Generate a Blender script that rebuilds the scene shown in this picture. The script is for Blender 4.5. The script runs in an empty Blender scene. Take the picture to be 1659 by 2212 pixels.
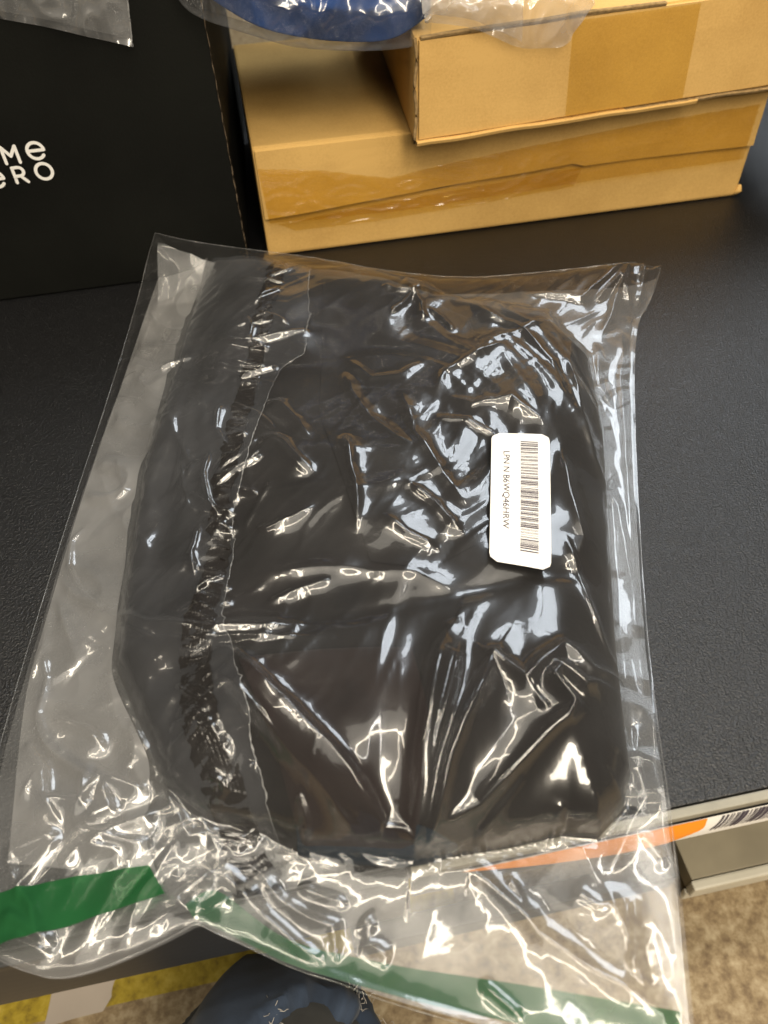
import bpy, bmesh, math, random
import numpy as np
from mathutils import Matrix, Vector

# ------------------------------------------------------------------ camera
sc = bpy.context.scene
F, CX, CY, H = 1662.0, 829.5, 1106.0, 0.36          # focal length and frame in layout units, lens height over the shelf
_d = np.array([70, 1444, 1662.0]); _d /= np.linalg.norm(_d)
_x = np.array([16170, -2700, 1662.0]); _x -= _d * (_x @ _d); _x /= np.linalg.norm(_x)
_u = -_d; _y = np.cross(_u, _x)
RM = np.stack([_x, _y, _u]); CAM = np.array([0, 0, H])
cd = bpy.data.cameras.new('camera'); cam = bpy.data.objects.new('camera', cd); sc.collection.objects.link(cam)
cd.sensor_fit = 'VERTICAL'; cd.sensor_height = 34.6; cd.lens = 34.6 * F / 2212
cd.clip_start = .01; cd.clip_end = 50
cd.dof.use_dof = True; cd.dof.focus_distance = .46; cd.dof.aperture_fstop = cd.lens / 3.2
_m = np.eye(4); _m[:3, 0] = RM[:, 0]; _m[:3, 1] = -RM[:, 1]; _m[:3, 2] = -RM[:, 2]; _m[:3, 3] = CAM
cam.matrix_world = Matrix(_m.tolist()); sc.camera = cam

# ------------------------------------------------------------------ light
w = bpy.data.worlds.new('World'); sc.world = w; w.use_nodes = True
w.node_tree.nodes['Background'].inputs[0].default_value = (1, .93, .82, 1)
w.node_tree.nodes['Background'].inputs[1].default_value = .03
def lamp(name, loc, size, power, col, target=(.1, .3, 0), spread=180):
    l = bpy.data.lights.new(name, 'AREA'); l.shape = 'RECTANGLE'; l.size, l.size_y = size
    l.energy = power; l.color = col; l.spread = math.radians(spread)
    o = bpy.data.objects.new(name, l); sc.collection.objects.link(o); o.location = loc
    o.rotation_euler = (Vector(target) - Vector(loc)).to_track_quat('-Z', 'X').to_euler()
    return o
WARM, COOL = (1, .88, .70), (.86, .93, 1)
lamp('ceiling_glow', (-.2, -.65, 2.3), (3.4, 1.8), 24, (1, .93, .80), (-.1, .1, 0))
def tube_lamp(loc, length, power, c, rz, width=.07):
    o = lamp('ceiling_tube', loc, (width, length), power, c); o.rotation_euler = (0, 0, math.radians(rz)); return o
tube_lamp((0, .12, 2.0), 3.2, 15, WARM, 90)
tube_lamp((-.38, -.5, 2.0), 2.4, 11, WARM, 8)
tube_lamp((.70, -.5, 2.0), 2.4, 11, (1, .95, .86), -6)
lamp('ceiling_panel', (.3, -1.2, 1.4), (1.4, .4), 30, WARM)
lt = lamp('daylight_panel', (1.55, 1.9, 2.0), (.9, 1.9), 34, COOL); lt.rotation_euler = (0, 0, math.radians(-28))
lt = lamp('daylight_tube', (1.02, 2.25, 2.0), (.22, 1.7), 9, COOL); lt.rotation_euler = (0, 0, math.radians(-19))
vs = sc.view_settings; vs.view_transform = 'Standard'; vs.look = 'None'; vs.exposure = .4; vs.gamma = 1
sc.cycles.transparent_max_bounces = 40; sc.cycles.max_bounces = 10; sc.cycles.sample_clamp_indirect = 4
sc.cycles.caustics_reflective = False; sc.cycles.caustics_refractive = False

# ------------------------------------------------------------------ helpers
col = sc.collection
rng = np.random.default_rng(7); random.seed(7)
def at(px, py, z=0.0):
    r = RM @ np.array([px - CX, py - CY, F]); return CAM + r * ((z - H) / r[2])
def atY(px, py, Y):
    r = RM @ np.array([px - CX, py - CY, F]); return CAM + r * (Y / r[1])
def tag(o, label=None, cat=None, group=None, kind=None):
    for k, v in (('label', label), ('category', cat), ('group', group), ('kind', kind)):
        if v: o[k] = v
    return o
def empty(name, loc=(0, 0, 0)):
    o = bpy.data.objects.new(name, None); col.objects.link(o); o.location = loc; o.empty_display_size = .02; return o
def link(name, me, m=None, parent=None, smooth=True):
    o = bpy.data.objects.new(name, me); col.objects.link(o)
    if m: me.materials.append(m)
    if parent is not None:
        o.parent = parent; o.matrix_parent_inverse = Matrix.Translation(-parent.location)
    if smooth: me.shade_smooth()
    else: me.shade_flat()
    return o
def mesh(name, v, f, m=None, parent=None, smooth=True):
    me = bpy.data.meshes.new(name); me.from_pydata([tuple(map(float, p)) for p in v], [], f); me.validate(); me.update()
    return link(name, me, m, parent, smooth)
def grid(name, P, m=None, parent=None, keep=None, smooth=True):
    """P: (nv, nu, 3) array -> one mesh sheet"""
    nv, nu = P.shape[:2]
    idx = np.arange(nv * nu).reshape(nv, nu)
    q = np.stack([idx[:-1, :-1], idx[1:, :-1], idx[1:, 1:], idx[:-1, 1:]], -1)
    if keep is not None: q = q[keep]
    q = q.reshape(-1, 4)
    me = bpy.data.meshes.new(name); me.vertices.add(nv * nu); me.vertices.foreach_set('co', P.astype(np.float32).ravel())
    me.loops.add(q.size); me.loops.foreach_set('vertex_index', q.ravel().astype(np.int32))
    me.polygons.add(len(q)); me.polygons.foreach_set('loop_start', np.arange(0, q.size, 4, dtype=np.int32))
    me.update(calc_edges=True); me.validate()
    return link(name, me, m, parent, smooth)
def hexa(name, c, m, parent=None, bevel=.0015):
    """c: 8 corners, bottom ring then top ring, counter-clockwise"""
    bm = bmesh.new(); v = [bm.verts.new(tuple(map(float, p))) for p in c]
    for f in ((3, 2, 1, 0), (4, 5, 6, 7), (0, 1, 5, 4), (1, 2, 6, 5), (2, 3, 7, 6), (3, 0, 4, 7)): bm.faces.new([v[i] for i in f])
    if bevel: bmesh.ops.bevel(bm, geom=bm.edges[:] , offset=bevel, segments=2, affect='EDGES', profile=.6)
    bmesh.ops.recalc_face_normals(bm, faces=bm.faces)
    me = bpy.data.meshes.new(name); bm.to_mesh(me); bm.free()
    return link(name, me, m, parent, False)
def box(name, a, b, m, parent=None, bevel=.0015):
    x0, y0, z0 = a; x1, y1, z1 = b
    return hexa(name, [(x0, y0, z0), (x1, y0, z0), (x1, y1, z0), (x0, y1, z0), (x0, y0, z1), (x1, y0, z1), (x1, y1, z1), (x0, y1, z1)], m, parent, bevel)
def tube(name, pts, rad, m, parent=None, n=6):
    pts = np.asarray(pts, float); rad = np.broadcast_to(rad, len(pts)); v, f = [], []
    t = np.gradient(pts, axis=0); t /= np.linalg.norm(t, axis=1)[:, None] + 1e-12
    a = np.array([0, 0, 1.0])
    for i, p in enumerate(pts):
        b = np.cross(t[i], a); b = b / (np.linalg.norm(b) + 1e-9) if np.linalg.norm(b) > 1e-6 else np.array([1, 0, 0.])
        c = np.cross(b, t[i])
        for k in range(n):
            q = 2 * math.pi * k / n; v.append(p + rad[i] * (b * math.cos(q) + c * math.sin(q)))
    for i in range(len(pts) - 1):
        for k in range(n): f.append((i * n + k, i * n + (k + 1) % n, (i + 1) * n + (k + 1) % n, (i + 1) * n + k))
    return v, f
def resample(p, n):
    p = np.asarray(p, float); s = np.r_[0, np.cumsum(np.linalg.norm(np.diff(p, axis=0), axis=1))]
    t = np.linspace(0, s[-1], n); return np.stack([np.interp(t, s, p[:, k]) for k in range(p.shape[1])], 1)
def smooth_line(p, n, it=2):
    p = np.asarray(p, float)
    for _ in range(it):
        q = np.empty((2 * len(p), p.shape[1])); q[0::2] = p; q[-1] = p[-1]
        a, b = p[:-1], p[1:]; r = [p[0]]
        for i in range(len(a)): r += [.75 * a[i] + .25 * b[i], .25 * a[i] + .75 * b[i]]
        r.append(p[-1]); p = np.array(r)
    return resample(p, n)
def _hash(i, j, s):
    h = (i.astype(np.int64) * 374761393 + j.astype(np.int64) * 668265263 + s * 974634777) & 0xffffffff
    h = ((h ^ (h >> 13)) * 1274126177) & 0xffffffff; return ((h ^ (h >> 16)) & 0xffff) / 65535.0
def noise(x, y, s=0):
    i, j = np.floor(x), np.floor(y); u, v = x - i, y - j
    def g(di, dj):
        a = _hash(i + di, j + dj, s) * 2 * np.pi; return np.cos(a) * (u - di) + np.sin(a) * (v - dj)
    fu, fv = u**3 * (u * (u * 6 - 15) + 10), v**3 * (v * (v * 6 - 15) + 10)
    return 1.5 * ((g(0, 0) * (1 - fu) + g(1, 0) * fu) * (1 - fv) + (g(0, 1) * (1 - fu) + g(1, 1) * fu) * fv)
def ridged(x, y, s=0):
    wx = x + .45 * noise(x * .7, y * .7, s + 11); wy = y + .45 * noise(x * .7 + 5, y * .7, s + 12)
    return 1 - 2 * np.abs(noise(wx, wy, s))
def sstep(a, b, x):
    t = np.clip((x - a) / (b - a), 0, 1); return t * t * (3 - 2 * t)
def seg_dist(X, Y, a, b):
    ab = b - a; L2 = ab @ ab + 1e-12
    t = np.clip(((X - a[0]) * ab[0] + (Y - a[1]) * ab[1]) / L2, 0, 1)
    dx, dy = X - a[0] - t * ab[0], Y - a[1] - t * ab[1]
    return np.hypot(dx, dy), t, np.sign(ab[0] * dy - ab[1] * dx)
def sdf(X, Y, poly):
    """signed distance, positive inside"""
    d = np.full(X.shape, 9.0); inside = np.zeros(X.shape, bool); n = len(poly)
    for k in range(n):
        a, b = poly[k], poly[(k + 1) % n]; d = np.minimum(d, seg_dist(X, Y, a, b)[0])
        c = (a[1] > Y) != (b[1] > Y)
        with np.errstate(divide='ignore', invalid='ignore'): xi = a[0] + (Y - a[1]) * (b[0] - a[0]) / (b[1] - a[1] + 1e-15)
        inside ^= c & (X < xi)
    return np.where(inside, d, -d)

# ------------------------------------------------------------------ materials
def mat(name):
    m = bpy.data.materials.new(name); m.use_nodes = True; nt = m.node_tree; return m, nt, nt.nodes['Principled BSDF']
def node(nt, t, **kw):
    n = nt.nodes.new(t)
    for k, v in kw.items():
        if k in n.inputs: n.inputs[k].default_value = v
        else: setattr(n, k, v)
    return n
def obj_coord(nt):
    g = nt.nodes.new('ShaderNodeNewGeometry'); return g.outputs['Position']
def plain(name, c, rough=.5, spec=.5, bump=0, bscale=400, var=0, vscale=30, metal=0, coat=0):
    m, nt, b = mat(name); L = nt.links.new
    b.inputs['Base Color'].default_value = (*c, 1); b.inputs['Roughness'].default_value = rough
    b.inputs['Specular IOR Level'].default_value = spec; b.inputs['Metallic'].default_value = metal; b.inputs['Coat Weight'].default_value = coat
    if bump:
        n = node(nt, 'ShaderNodeTexNoise', Scale=bscale, Detail=4.0); L(obj_coord(nt), n.inputs['Vector'])
        k = node(nt, 'ShaderNodeBump', Strength=bump, Distance=.001); L(n.outputs['Fac'], k.inputs['Height']); L(k.outputs[0], b.inputs['Normal'])
    if var:
        n = node(nt, 'ShaderNodeTexNoise', Scale=vscale, Detail=5.0); L(obj_coord(nt), n.inputs['Vector'])
        r = nt.nodes.new('ShaderNodeValToRGB'); L(n.outputs['Fac'], r.inputs[0])
        r.color_ramp.elements[0].position = .3; r.color_ramp.elements[1].position = .7
        r.color_ramp.elements[0].color = (*[x * (1 - var) for x in c], 1); r.color_ramp.elements[1].color = (*[min(1, x * (1 + var)) for x in c], 1)
        L(r.outputs[0], b.inputs['Base Color'])
    return m
def film(name, haze=.05, tint=(.97, .97, .965), refl=.075, rough=.05, hcol=(.72, .72, .72), micro=.08, mscale=160):
    """thin clear plastic: mostly see-through, mirror-like at the surface, slightly milky"""
    m, nt, b = mat(name); nt.nodes.remove(b); L = nt.links.new; out = nt.nodes['Material Output']
    n = node(nt, 'ShaderNodeTexNoise', Scale=mscale, Detail=3.0, Roughness=.6); L(obj_coord(nt), n.inputs['Vector'])
    k = node(nt, 'ShaderNodeBump', Strength=micro, Distance=.0004); L(n.outputs['Fac'], k.inputs['Height'])
    tr = nt.nodes.new('ShaderNodeBsdfTransparent'); tr.inputs[0].default_value = (*tint, 1)
    gl = nt.nodes.new('ShaderNodeBsdfAnisotropic'); gl.inputs['Roughness'].default_value = rough; L(k.outputs[0], gl.inputs['Normal'])
    g2 = nt.nodes.new('ShaderNodeBsdfAnisotropic'); g2.inputs['Roughness'].default_value = rough * 2 + .13; L(k.outputs[0], g2.inputs['Normal'])
    gm = nt.nodes.new('ShaderNodeMixShader'); gm.inputs[0].default_value = .5; L(gl.outputs[0], gm.inputs[1]); L(g2.outputs[0], gm.inputs[2]); gl = gm
    lw = nt.nodes.new('ShaderNodeLayerWeight'); lw.inputs['Blend'].default_value = .5; L(k.outputs[0], lw.inputs['Normal'])
    p = node(nt, 'ShaderNodeMath', operation='POWER'); p.inputs[1].default_value = 4.0; L(lw.outputs['Facing'], p.inputs[0])
    q = node(nt, 'ShaderNodeMath', operation='MULTIPLY_ADD', use_clamp=True); q.inputs[1].default_value = .7; q.inputs[2].default_value = refl; L(p.outputs[0], q.inputs[0])
    mx = nt.nodes.new('ShaderNodeMixShader'); L(q.outputs[0], mx.inputs[0]); L(tr.outputs[0], mx.inputs[1]); L(gl.outputs[0], mx.inputs[2])
    df = nt.nodes.new('ShaderNodeBsdfDiffuse'); df.inputs[0].default_value = (*hcol, 1)
    tl = nt.nodes.new('ShaderNodeBsdfTranslucent'); tl.inputs[0].default_value = (*hcol, 1)
    h = nt.nodes.new('ShaderNodeMixShader'); h.inputs[0].default_value = .4; L(df.outputs[0], h.inputs[1]); L(tl.outputs[0], h.inputs[2])
    # the film is a little cloudier in patches
    n2 = node(nt, 'ShaderNodeTexNoise', Scale=18.0, Detail=4.0); L(obj_coord(nt), n2.inputs['Vector'])
    mr = node(nt, 'ShaderNodeMapRange'); mr.inputs[1].default_value = .3; mr.inputs[2].default_value = .7; mr.inputs[3].default_value = haze * .6; mr.inputs[4].default_value = haze * 1.4; L(n2.outputs['Fac'], mr.inputs[0])
    fin = nt.nodes.new('ShaderNodeMixShader'); L(mr.outputs[0], fin.inputs[0]); L(mx.outputs[0], fin.inputs[1]); L(h.outputs[0], fin.inputs[2])
    L(fin.outputs[0], out.inputs[0]); return m
def cardboard(name, c=(.56, .345, .11)):
    m, nt, b = mat(name); L = nt.links.new; pos = obj_coord(nt)
    b.inputs['Roughness'].default_value = .75; b.inputs['Specular IOR Level'].default_value = .25
    n1 = node(nt, 'ShaderNodeTexNoise', Scale=14.0, Detail=6.0); L(pos, n1.inputs['Vector'])
    mp = node(nt, 'ShaderNodeMapping'); mp.inputs['Scale'].default_value = (60, 60, 900); L(pos, mp.inputs[0])
    n2 = node(nt, 'ShaderNodeTexNoise', Scale=1.0, Detail=3.0); L(mp.outputs[0], n2.inputs['Vector'])
    n3 = node(nt, 'ShaderNodeTexNoise', Scale=650.0, Detail=2.0); L(pos, n3.inputs['Vector'])
    a = node(nt, 'ShaderNodeMath', operation='MULTIPLY_ADD'); a.inputs[1].default_value = .12; L(n2.outputs['Fac'], a.inputs[0]); L(n1.outputs['Fac'], a.inputs[2])
    a2 = node(nt, 'ShaderNodeMath', operation='MULTIPLY_ADD'); a2.inputs[1].default_value = .45; L(n3.outputs['Fac'], a2.inputs[0]); L(a.outputs[0], a2.inputs[2])
    r = nt.nodes.new('ShaderNodeValToRGB'); L(a2.outputs[0], r.inputs[0]); e = r.color_ramp.elements
    e[0].position = .40; e[0].color = (c[0] * .82, c[1] * .78, c[2] * .7, 1); e[1].position = .95; e[1].color = (c[0] * 1.15, c[1] * 1.17, c[2] * 1.2, 1)
    L(r.outputs[0], b.inputs['Base Color'])
    k = node(nt, 'ShaderNodeBump', Strength=.25, Distance=.0008); L(a2.outputs[0], k.inputs['Height']); L(k.outputs[0], b.inputs['Normal'])
    return m
M_card = cardboard('cardboard'); M_card2 = cardboard('cardboard_upper', (.58, .355, .115))
M_cardedge = plain('cardboard_edge', (.30, .20, .09), .9, .1, .4, 900, .3, 300)
M_tape = film('packing_tape', haze=.0, tint=(.96, .87, .56), refl=.07, rough=.12, micro=.5, mscale=70)
M_tape2 = film('packing_tape_thin', haze=.0, tint=(.97, .91, .66), refl=.06, rough=.14, micro=.5, mscale=80)
M_blackbox = plain('black_card', (.0055, .0057, .0045), .65, .12, .15, 500, .25, 12)
M_wear = plain('worn_edge', (.16, .12, .08), .9, .1, .3, 700, .4, 300)
M_white = plain('white_print', (.8, .78, .74), .5, .3)
M_label = plain('label_paper', (.80, .78, .74), .55, .35)
M_ink = plain('label_ink', (.06, .05, .07), .6, .2)
M_blue = plain('blue_fabric', (.011, .045, .17), .85, .15, .5, 900, .25, 40)
M_orange = plain('orange_print', (.85, .27, .01), .45, .4)
M_lip = plain('shelf_lip', (.24, .225, .18), .5, .4, .2, 300, .12, 60)
M_rail = plain('price_rail', (.02, .02, .02), .4, .4)
M_deck = plain('base_deck', (.30, .26, .18), .6, .3, 0, 0, .25, 12)
M_base = plain('base_rail', (.62, .58, .47), .45, .4, 0, 0, .08, 20)
M_dark = plain('dark_metal_and_shade', (.012, .011, .010), .5, .4)  # kick plate metal, also the painted shade at the carton flap
M_paper = plain('paper', (.50, .43, .36), .8, .2, 0, 0, .06, 20)
M_film = film('clear_film', haze=.020, refl=.105)
M_back = film('clear_film_back', haze=.13, refl=.06, rough=.09)
M_flap = film('inner_film', haze=.045, hcol=(.62, .66, .75), refl=.06)
M_side = film('inner_side_film', haze=.27, refl=.08, rough=.08, hcol=(.72, .71, .70))
M_green = film('green_strip', haze=.82, hcol=(.02, .105, .035), refl=.05, rough=.12, tint=(.2, .7, .3))
M_topfilm = film('clear_film_top', haze=.20, refl=.12)
M_bluefilm = film('clear_film_blue', haze=.05, refl=.10)
M_hazygreen = film('green_strip_back', haze=.72, hcol=(.04, .13, .065), refl=.04, rough=.15, tint=(.4, .75, .45))
M_tail = film('crumpled_film', haze=.30, refl=.12, hcol=(.8, .78, .76))
def m_shelf():
    m, nt, b = mat('black_shelf'); L = nt.links.new; pos = obj_coord(nt)
    b.inputs['Base Color'].default_value = (.0035, .0035, .0038, 1); b.inputs['Roughness'].default_value = .42; b.inputs['Specular IOR Level'].default_value = .6
    n = node(nt, 'ShaderNodeTexNoise', Scale=950.0, Detail=3.0, Roughness=.55, Distortion=.6); L(pos, n.inputs['Vector'])
    v = node(nt, 'ShaderNodeTexVoronoi', Scale=700.0); L(pos, v.inputs['Vector'])
    a = node(nt, 'ShaderNodeMath', operation='MULTIPLY_ADD'); a.inputs[1].default_value = .5; L(v.outputs['Distance'], a.inputs[0]); L(n.outputs['Fac'], a.inputs[2])
    k = node(nt, 'ShaderNodeBump', Strength=.65, Distance=.0009); L(a.outputs[0], k.inputs['Height']); L(k.outputs[0], b.inputs['Normal'])
    n2 = node(nt, 'ShaderNodeTexNoise', Scale=9.0, Detail=8.0, Roughness=.7); L(pos, n2.inputs['Vector'])
    mr = node(nt, 'ShaderNodeMapRange'); mr.inputs[3].default_value = .29; mr.inputs[4].default_value = .43; L(n2.outputs['Fac'], mr.inputs[0]); L(mr.outputs[0], b.inputs['Roughness'])
    return m
M_shelf = m_shelf()
def m_floor(name, c0, c1, c2):
    m, nt, b = mat(name); L = nt.links.new; pos = obj_coord(nt); b.inputs['Roughness'].default_value = .6
    n = node(nt, 'ShaderNodeTexNoise', Scale=85.0, Detail=6.0, Roughness=.65); L(pos, n.inputs['Vector'])
    r = nt.nodes.new('ShaderNodeValToRGB'); L(n.outputs['Fac'], r.inputs[0]); e = r.color_ramp.elements
    e[0].position = .33; e[0].color = (*c0, 1); e[1].position = .68; e[1].color = (*c2, 1); x = e.new(.5); x.color = (*c1, 1)
    L(r.outputs[0], b.inputs['Base Color']); return m
M_floor = m_floor('speckled_floor', (.14, .09, .045), (.28, .205, .11), (.44, .355, .225))
M_yellow = m_floor('yellow_paint', (.22, .15, .012), (.40, .29, .02), (.52, .39, .06))
def m_cloth(name, c, sc_=1400, rough=.9, sheen=.1):
    m, nt, b = mat(name); L = nt.links.new; pos = obj_coord(nt)
    b.inputs['Roughness'].default_value = rough; b.inputs['Specular IOR Level'].default_value = .15; b.inputs['Sheen Weight'].default_value = sheen
    n1 = node(nt, 'ShaderNodeTexNoise', Scale=35.0, Detail=4.0); L(pos, n1.inputs['Vector'])
    r = nt.nodes.new('ShaderNodeValToRGB'); L(n1.outputs['Fac'], r.inputs[0]); e = r.color_ramp.elements
    e[0].position = .3; e[0].color = (*[x * .7 for x in c], 1); e[1].position = .7; e[1].color = (*[x * 1.3 for x in c], 1); L(r.outputs[0], b.inputs['Base Color'])
    wv = node(nt, 'ShaderNodeTexNoise', Scale=sc_ / 3, Detail=2.0); L(pos, wv.inputs['Vector'])
    k = node(nt, 'ShaderNodeBump', Strength=.3, Distance=.0005); L(wv.outputs['Fac'], k.inputs['Height']); L(k.outputs[0], b.inputs['Normal']); return m
M_garment = m_cloth('brown_garment', (.0085, .0072, .007)); M_navy = m_cloth('navy_garment', (.008, .014, .022))
M_denim = m_cloth('denim', (.03, .042, .066), 2600); M_legging = m_cloth('dark_knit', (.045, .045, .043), 2600)
M_thread = plain('white_thread', (.45, .42, .38), .9, .1)

# ------------------------------------------------------------------ setting: floor, shelf
EDGE = .100
fl = mesh('floor', [(-3, -3, -.4), (3, -3, -.4), (3, 3, -.4), (-3, 3, -.4)], [(0, 1, 2, 3)], M_floor, smooth=False); tag(fl, kind='structure')
a, b_ = at(99, 2207, -.4), at(540, 2106, -.4); dv = (b_ - a) / np.linalg.norm(b_ - a)
p0, p1 = a - dv * .5, a + dv * .36
st = mesh('yellow_floor_stripe', [(p0[0], p0[1], -.396), (p1[0], p1[1], -.396), (p1[0], p1[1] + .10, -.396), (p0[0], p0[1] + .10, -.396)], [(0, 1, 2, 3)], M_yellow, smooth=False)
tag(st, kind='structure')
shelf = box('shelf', (-.75, EDGE + .004, -.022), (.95, 1.15, 0), M_shelf, bevel=.0008); tag(shelf, kind='structure')
lipv = [(-.75, EDGE + .0035, -.001), (.95, EDGE + .0035, -.001)]
box('front_lip', (.02, EDGE - .001, -.0062), (.95, EDGE + .0035, -.0006), M_lip, shelf, .001)
box('front_lip', (-.75, EDGE - .002, -.0078), (.0185, EDGE + .0035, -.0006), M_rail, shelf, .001)
# curved price rail below the lip
def rail(name, x0, x1, m, hgt):
    prof = []
    for k in range(9):
        t = k / 8; prof.append((EDGE - .0005 - .0022 * math.sin(t * math.pi * .7), -.0066 - hgt * t))
    prof += [(EDGE + .003, -.0066 - hgt), (EDGE + .003, -.0066)]
    v = [(x, y, z) for x in (x0, x1) for (y, z) in prof]; n = len(prof)
    f = [(i, (i + 1) % n, n + (i + 1) % n, n + i) for i in range(n)] + [tuple(range(n))[::-1], tuple(range(n, 2 * n))]
    return mesh(name, v, f, m, shelf, False), prof
rail('price_rail', -.75, .0185, M_rail, .052)
_, PROF = rail('price_rail', .02, .95, M_rail, .021)
def rail_pt(x, t):      # a point just in front of the rail face, t = 0 top .. 1 bottom
    k = min(7, int(t * 8)); u = t * 8 - k; y = PROF[k][0] * (1 - u) + PROF[k + 1][0] * u; z = PROF[k][1] * (1 - u) + PROF[k + 1][1] * u
    return np.array([x, y - .0009, z])
lab = empty('shelf_label', (.14, EDGE - .005, -.03)); tag(lab, 'orange and white barcode price label in the shelf edge rail', 'label')
XL0, XL1 = .028, .215
def strip_on_rail(name, x0f, x1f, t0, t1, m, off=0, n=10):
    P = np.array([[rail_pt(xx, t0 + (t1 - t0) * i / n) + np.array([0, -off, 0]) for xx in (x0f(t0 + (t1 - t0) * i / n), x1f(t0 + (t1 - t0) * i / n))] for i in range(n + 1)])
    return P
XS = .160   # where orange meets white
slant = lambda t: XS - .016 * sstep(.35, 1, np.array(t)) 
grid('paper', strip_on_rail('p', lambda t: XL0 + .012 + .085 * t, lambda t: XL1 - .01 * t, .03, .97, M_label), M_label, lab)
grid('orange_panel', strip_on_rail('o', lambda t: XL0 + .012 + .085 * t, slant, .03, .97, M_orange, .0004), M_orange, lab)
vv, ff = [], []; x = XS + .008
r_ = random.Random(5)
while x < XL1 - .004:
    wd = r_.choice([.0005, .0005, .001, .0015]);
    P = strip_on_rail('b', lambda t: x - .012 * t * t, lambda t: x + wd - .012 * t * t, .05, .62, None, .0004, 6)
    o = len(vv); vv += [tuple(q) for q in P.reshape(-1, 3)]; ff += [(o + 2 * i, o + 2 * i + 2, o + 2 * i + 3, o + 2 * i + 1) for i in range(6)]
    x += wd + r_.choice([.0005, .0008, .0012])
mesh('barcode', vv, ff, M_ink, lab, False)
# base of the fixture, low by the floor
yb = at(1470, 1945, -.4)[1]; xb = at(1470, 1945, -.4)[0]
base = empty('base_shelf', (xb + .2, yb, -.4)); tag(base, 'cream metal base shelf with stepped white front rail near the floor', 'base shelf')
box('deck', (xb + .003, yb + .006, -.385), (1.2, 1.1, -.362), M_deck, base)
box('front_rail', (xb, yb, -.399), (1.2, yb + .0055, -.3805), M_base, base, .002)
box('rail_step', (xb + .001, yb - .003, -.3795), (1.2, yb + .0055, -.360), M_base, base, .002)
kk = box('kick_plate', (-.02, yb + .012, -.399), (xb - .006, yb + .03, -.365), M_dark); tag(kk, 'dark metal kick plate under the shelf beside the cream base', 'kick plate')
# sheet of paper lying on the floor
pq = [at(112, 2143, -.394), at(263, 2108, -.394), at(222, 2185, -.394), at(97, 2222, -.394)]
pp = []
for i in range(7):
    for j in range(7):
        u, v_ = i / 6, j / 6; q = (pq[0] * (1 - u) + pq[1] * u) * (1 - v_) + (pq[3] * (1 - u) + pq[2] * u) * v_
        pp.append(q + np.array([0, 0, .004 * math.sin(3 * u + 1) * u + .003 * v_ * v_]))
o = grid('paper_sheet', np.array(pp).reshape(7, 7, 3), M_paper); tag(o, 'white paper sheet lying on the yellow floor stripe', 'paper')

# ------------------------------------------------------------------ boxes at the back
def strokes(name, paths, wd, place, m, parent):
    """monoline lettering: each path a polyline in letter units, round ends"""
    v, f = [], []
    for kk_, p in enumerate(paths):
        lf = .00012 * kk_
        p = np.asarray(p, float); t = np.gradient(p, axis=0); t /= np.linalg.norm(t, axis=1)[:, None] + 1e-12
        nn = np.stack([-t[:, 1], t[:, 0]], 1); o = len(v)
        for q, k in zip(p, nn): v += [place(*(q + k * wd / 2), lift=lf), place(*(q - k * wd / 2), lift=lf)]
        f += [(o + 2 * i, o + 2 * i + 1, o + 2 * i + 3, o + 2 * i + 2) for i in range(len(p) - 1)]
        for e in (0, -1):
            o = len(v); v += [place(*(p[e] + wd / 2 * np.array([math.cos(a), math.sin(a)])), lift=lf + .00004 + .00003 * (e == 0)) for a in np.linspace(0, 2 * math.pi, 11)[:-1]]; f.append(tuple(range(o, o + 10)))
    return mesh(name, v, f, m, parent, False)
YB = .6085
bb = hexa('black_box', [(-.62, YB, .0008), (-.0118, YB, .0008), (.0053, .93, .0008), (-.62, .93, .0008), (-.62, YB, .226), (-.0118, YB, .226), (.0053, .93, .226), (-.62, .93, .226)], M_blackbox, bevel=.0012); tag(bb, 'tall black cardboard box with white lettering behind the bag', 'box')
v, f = tube('w', [(-.0121 + .0003 * math.sin(z * 300), YB - .0002, z) for z in np.linspace(.004, .224, 40)], .00045, None); mesh('worn_edge', v, f, M_wear, bb)
def arc(cx, cy, rx, ry, a0, a1, n=26): return [(cx + rx * math.cos(math.radians(a)), cy + ry * math.sin(math.radians(a))) for a in np.linspace(a0, a1, n)]
def dense(p, n=8):
    r = []
    for a, b in zip(p[:-1], p[1:]): r += [(a[0] + (b[0] - a[0]) * k / n, a[1] + (b[1] - a[1]) * k / n) for k in range(n)]
    return r + [p[-1]]
def letter_plane(px, py):   # letters laid on the box front
    q = atY(px, py, YB); return q
# lettering drawn from corner points on the box face, in metres along the face
LM = lambda px, py: letter_plane(px, py)[[0, 2]]
def glyph_e(c, r): return [[(c[0] - r * .98, c[1] + r * .02), (c[0] + r * .9, c[1] + r * .02)], arc(c[0], c[1], r, r, 2, 322, 36)]
ce = LM(77, 325); re = .0058; cO = LM(95.3, 369.5); cE2 = LM(-9, 387)
place = lambda x, z, lift=0: (x, YB - .0004 - lift, z)
wd = .0023
strokes('letter_e', [dense(glyph_e(ce, re)[0]), glyph_e(ce, re)[1]], wd, place, M_white, bb)
strokes('letter_o', [arc(cO[0], cO[1], re, re, 0, 360, 44)], wd, place, M_white, bb)
m0 = LM(14.6, 353); hM = .0118; wM = .0098
strokes('letter_m', [dense([m0, m0 + (0, hM)]), dense([m0 + (0, hM), m0 + (wM / 2, hM * .42)], 10), dense([m0 + (wM / 2, hM * .42), m0 + (wM, hM)], 10), dense([m0 + (wM, hM), m0 + (wM, 0)])], wd, place, M_white, bb)
r0 = LM(37.7, 394); hR = .0110; rb = .0031; cb = .0042
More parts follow.
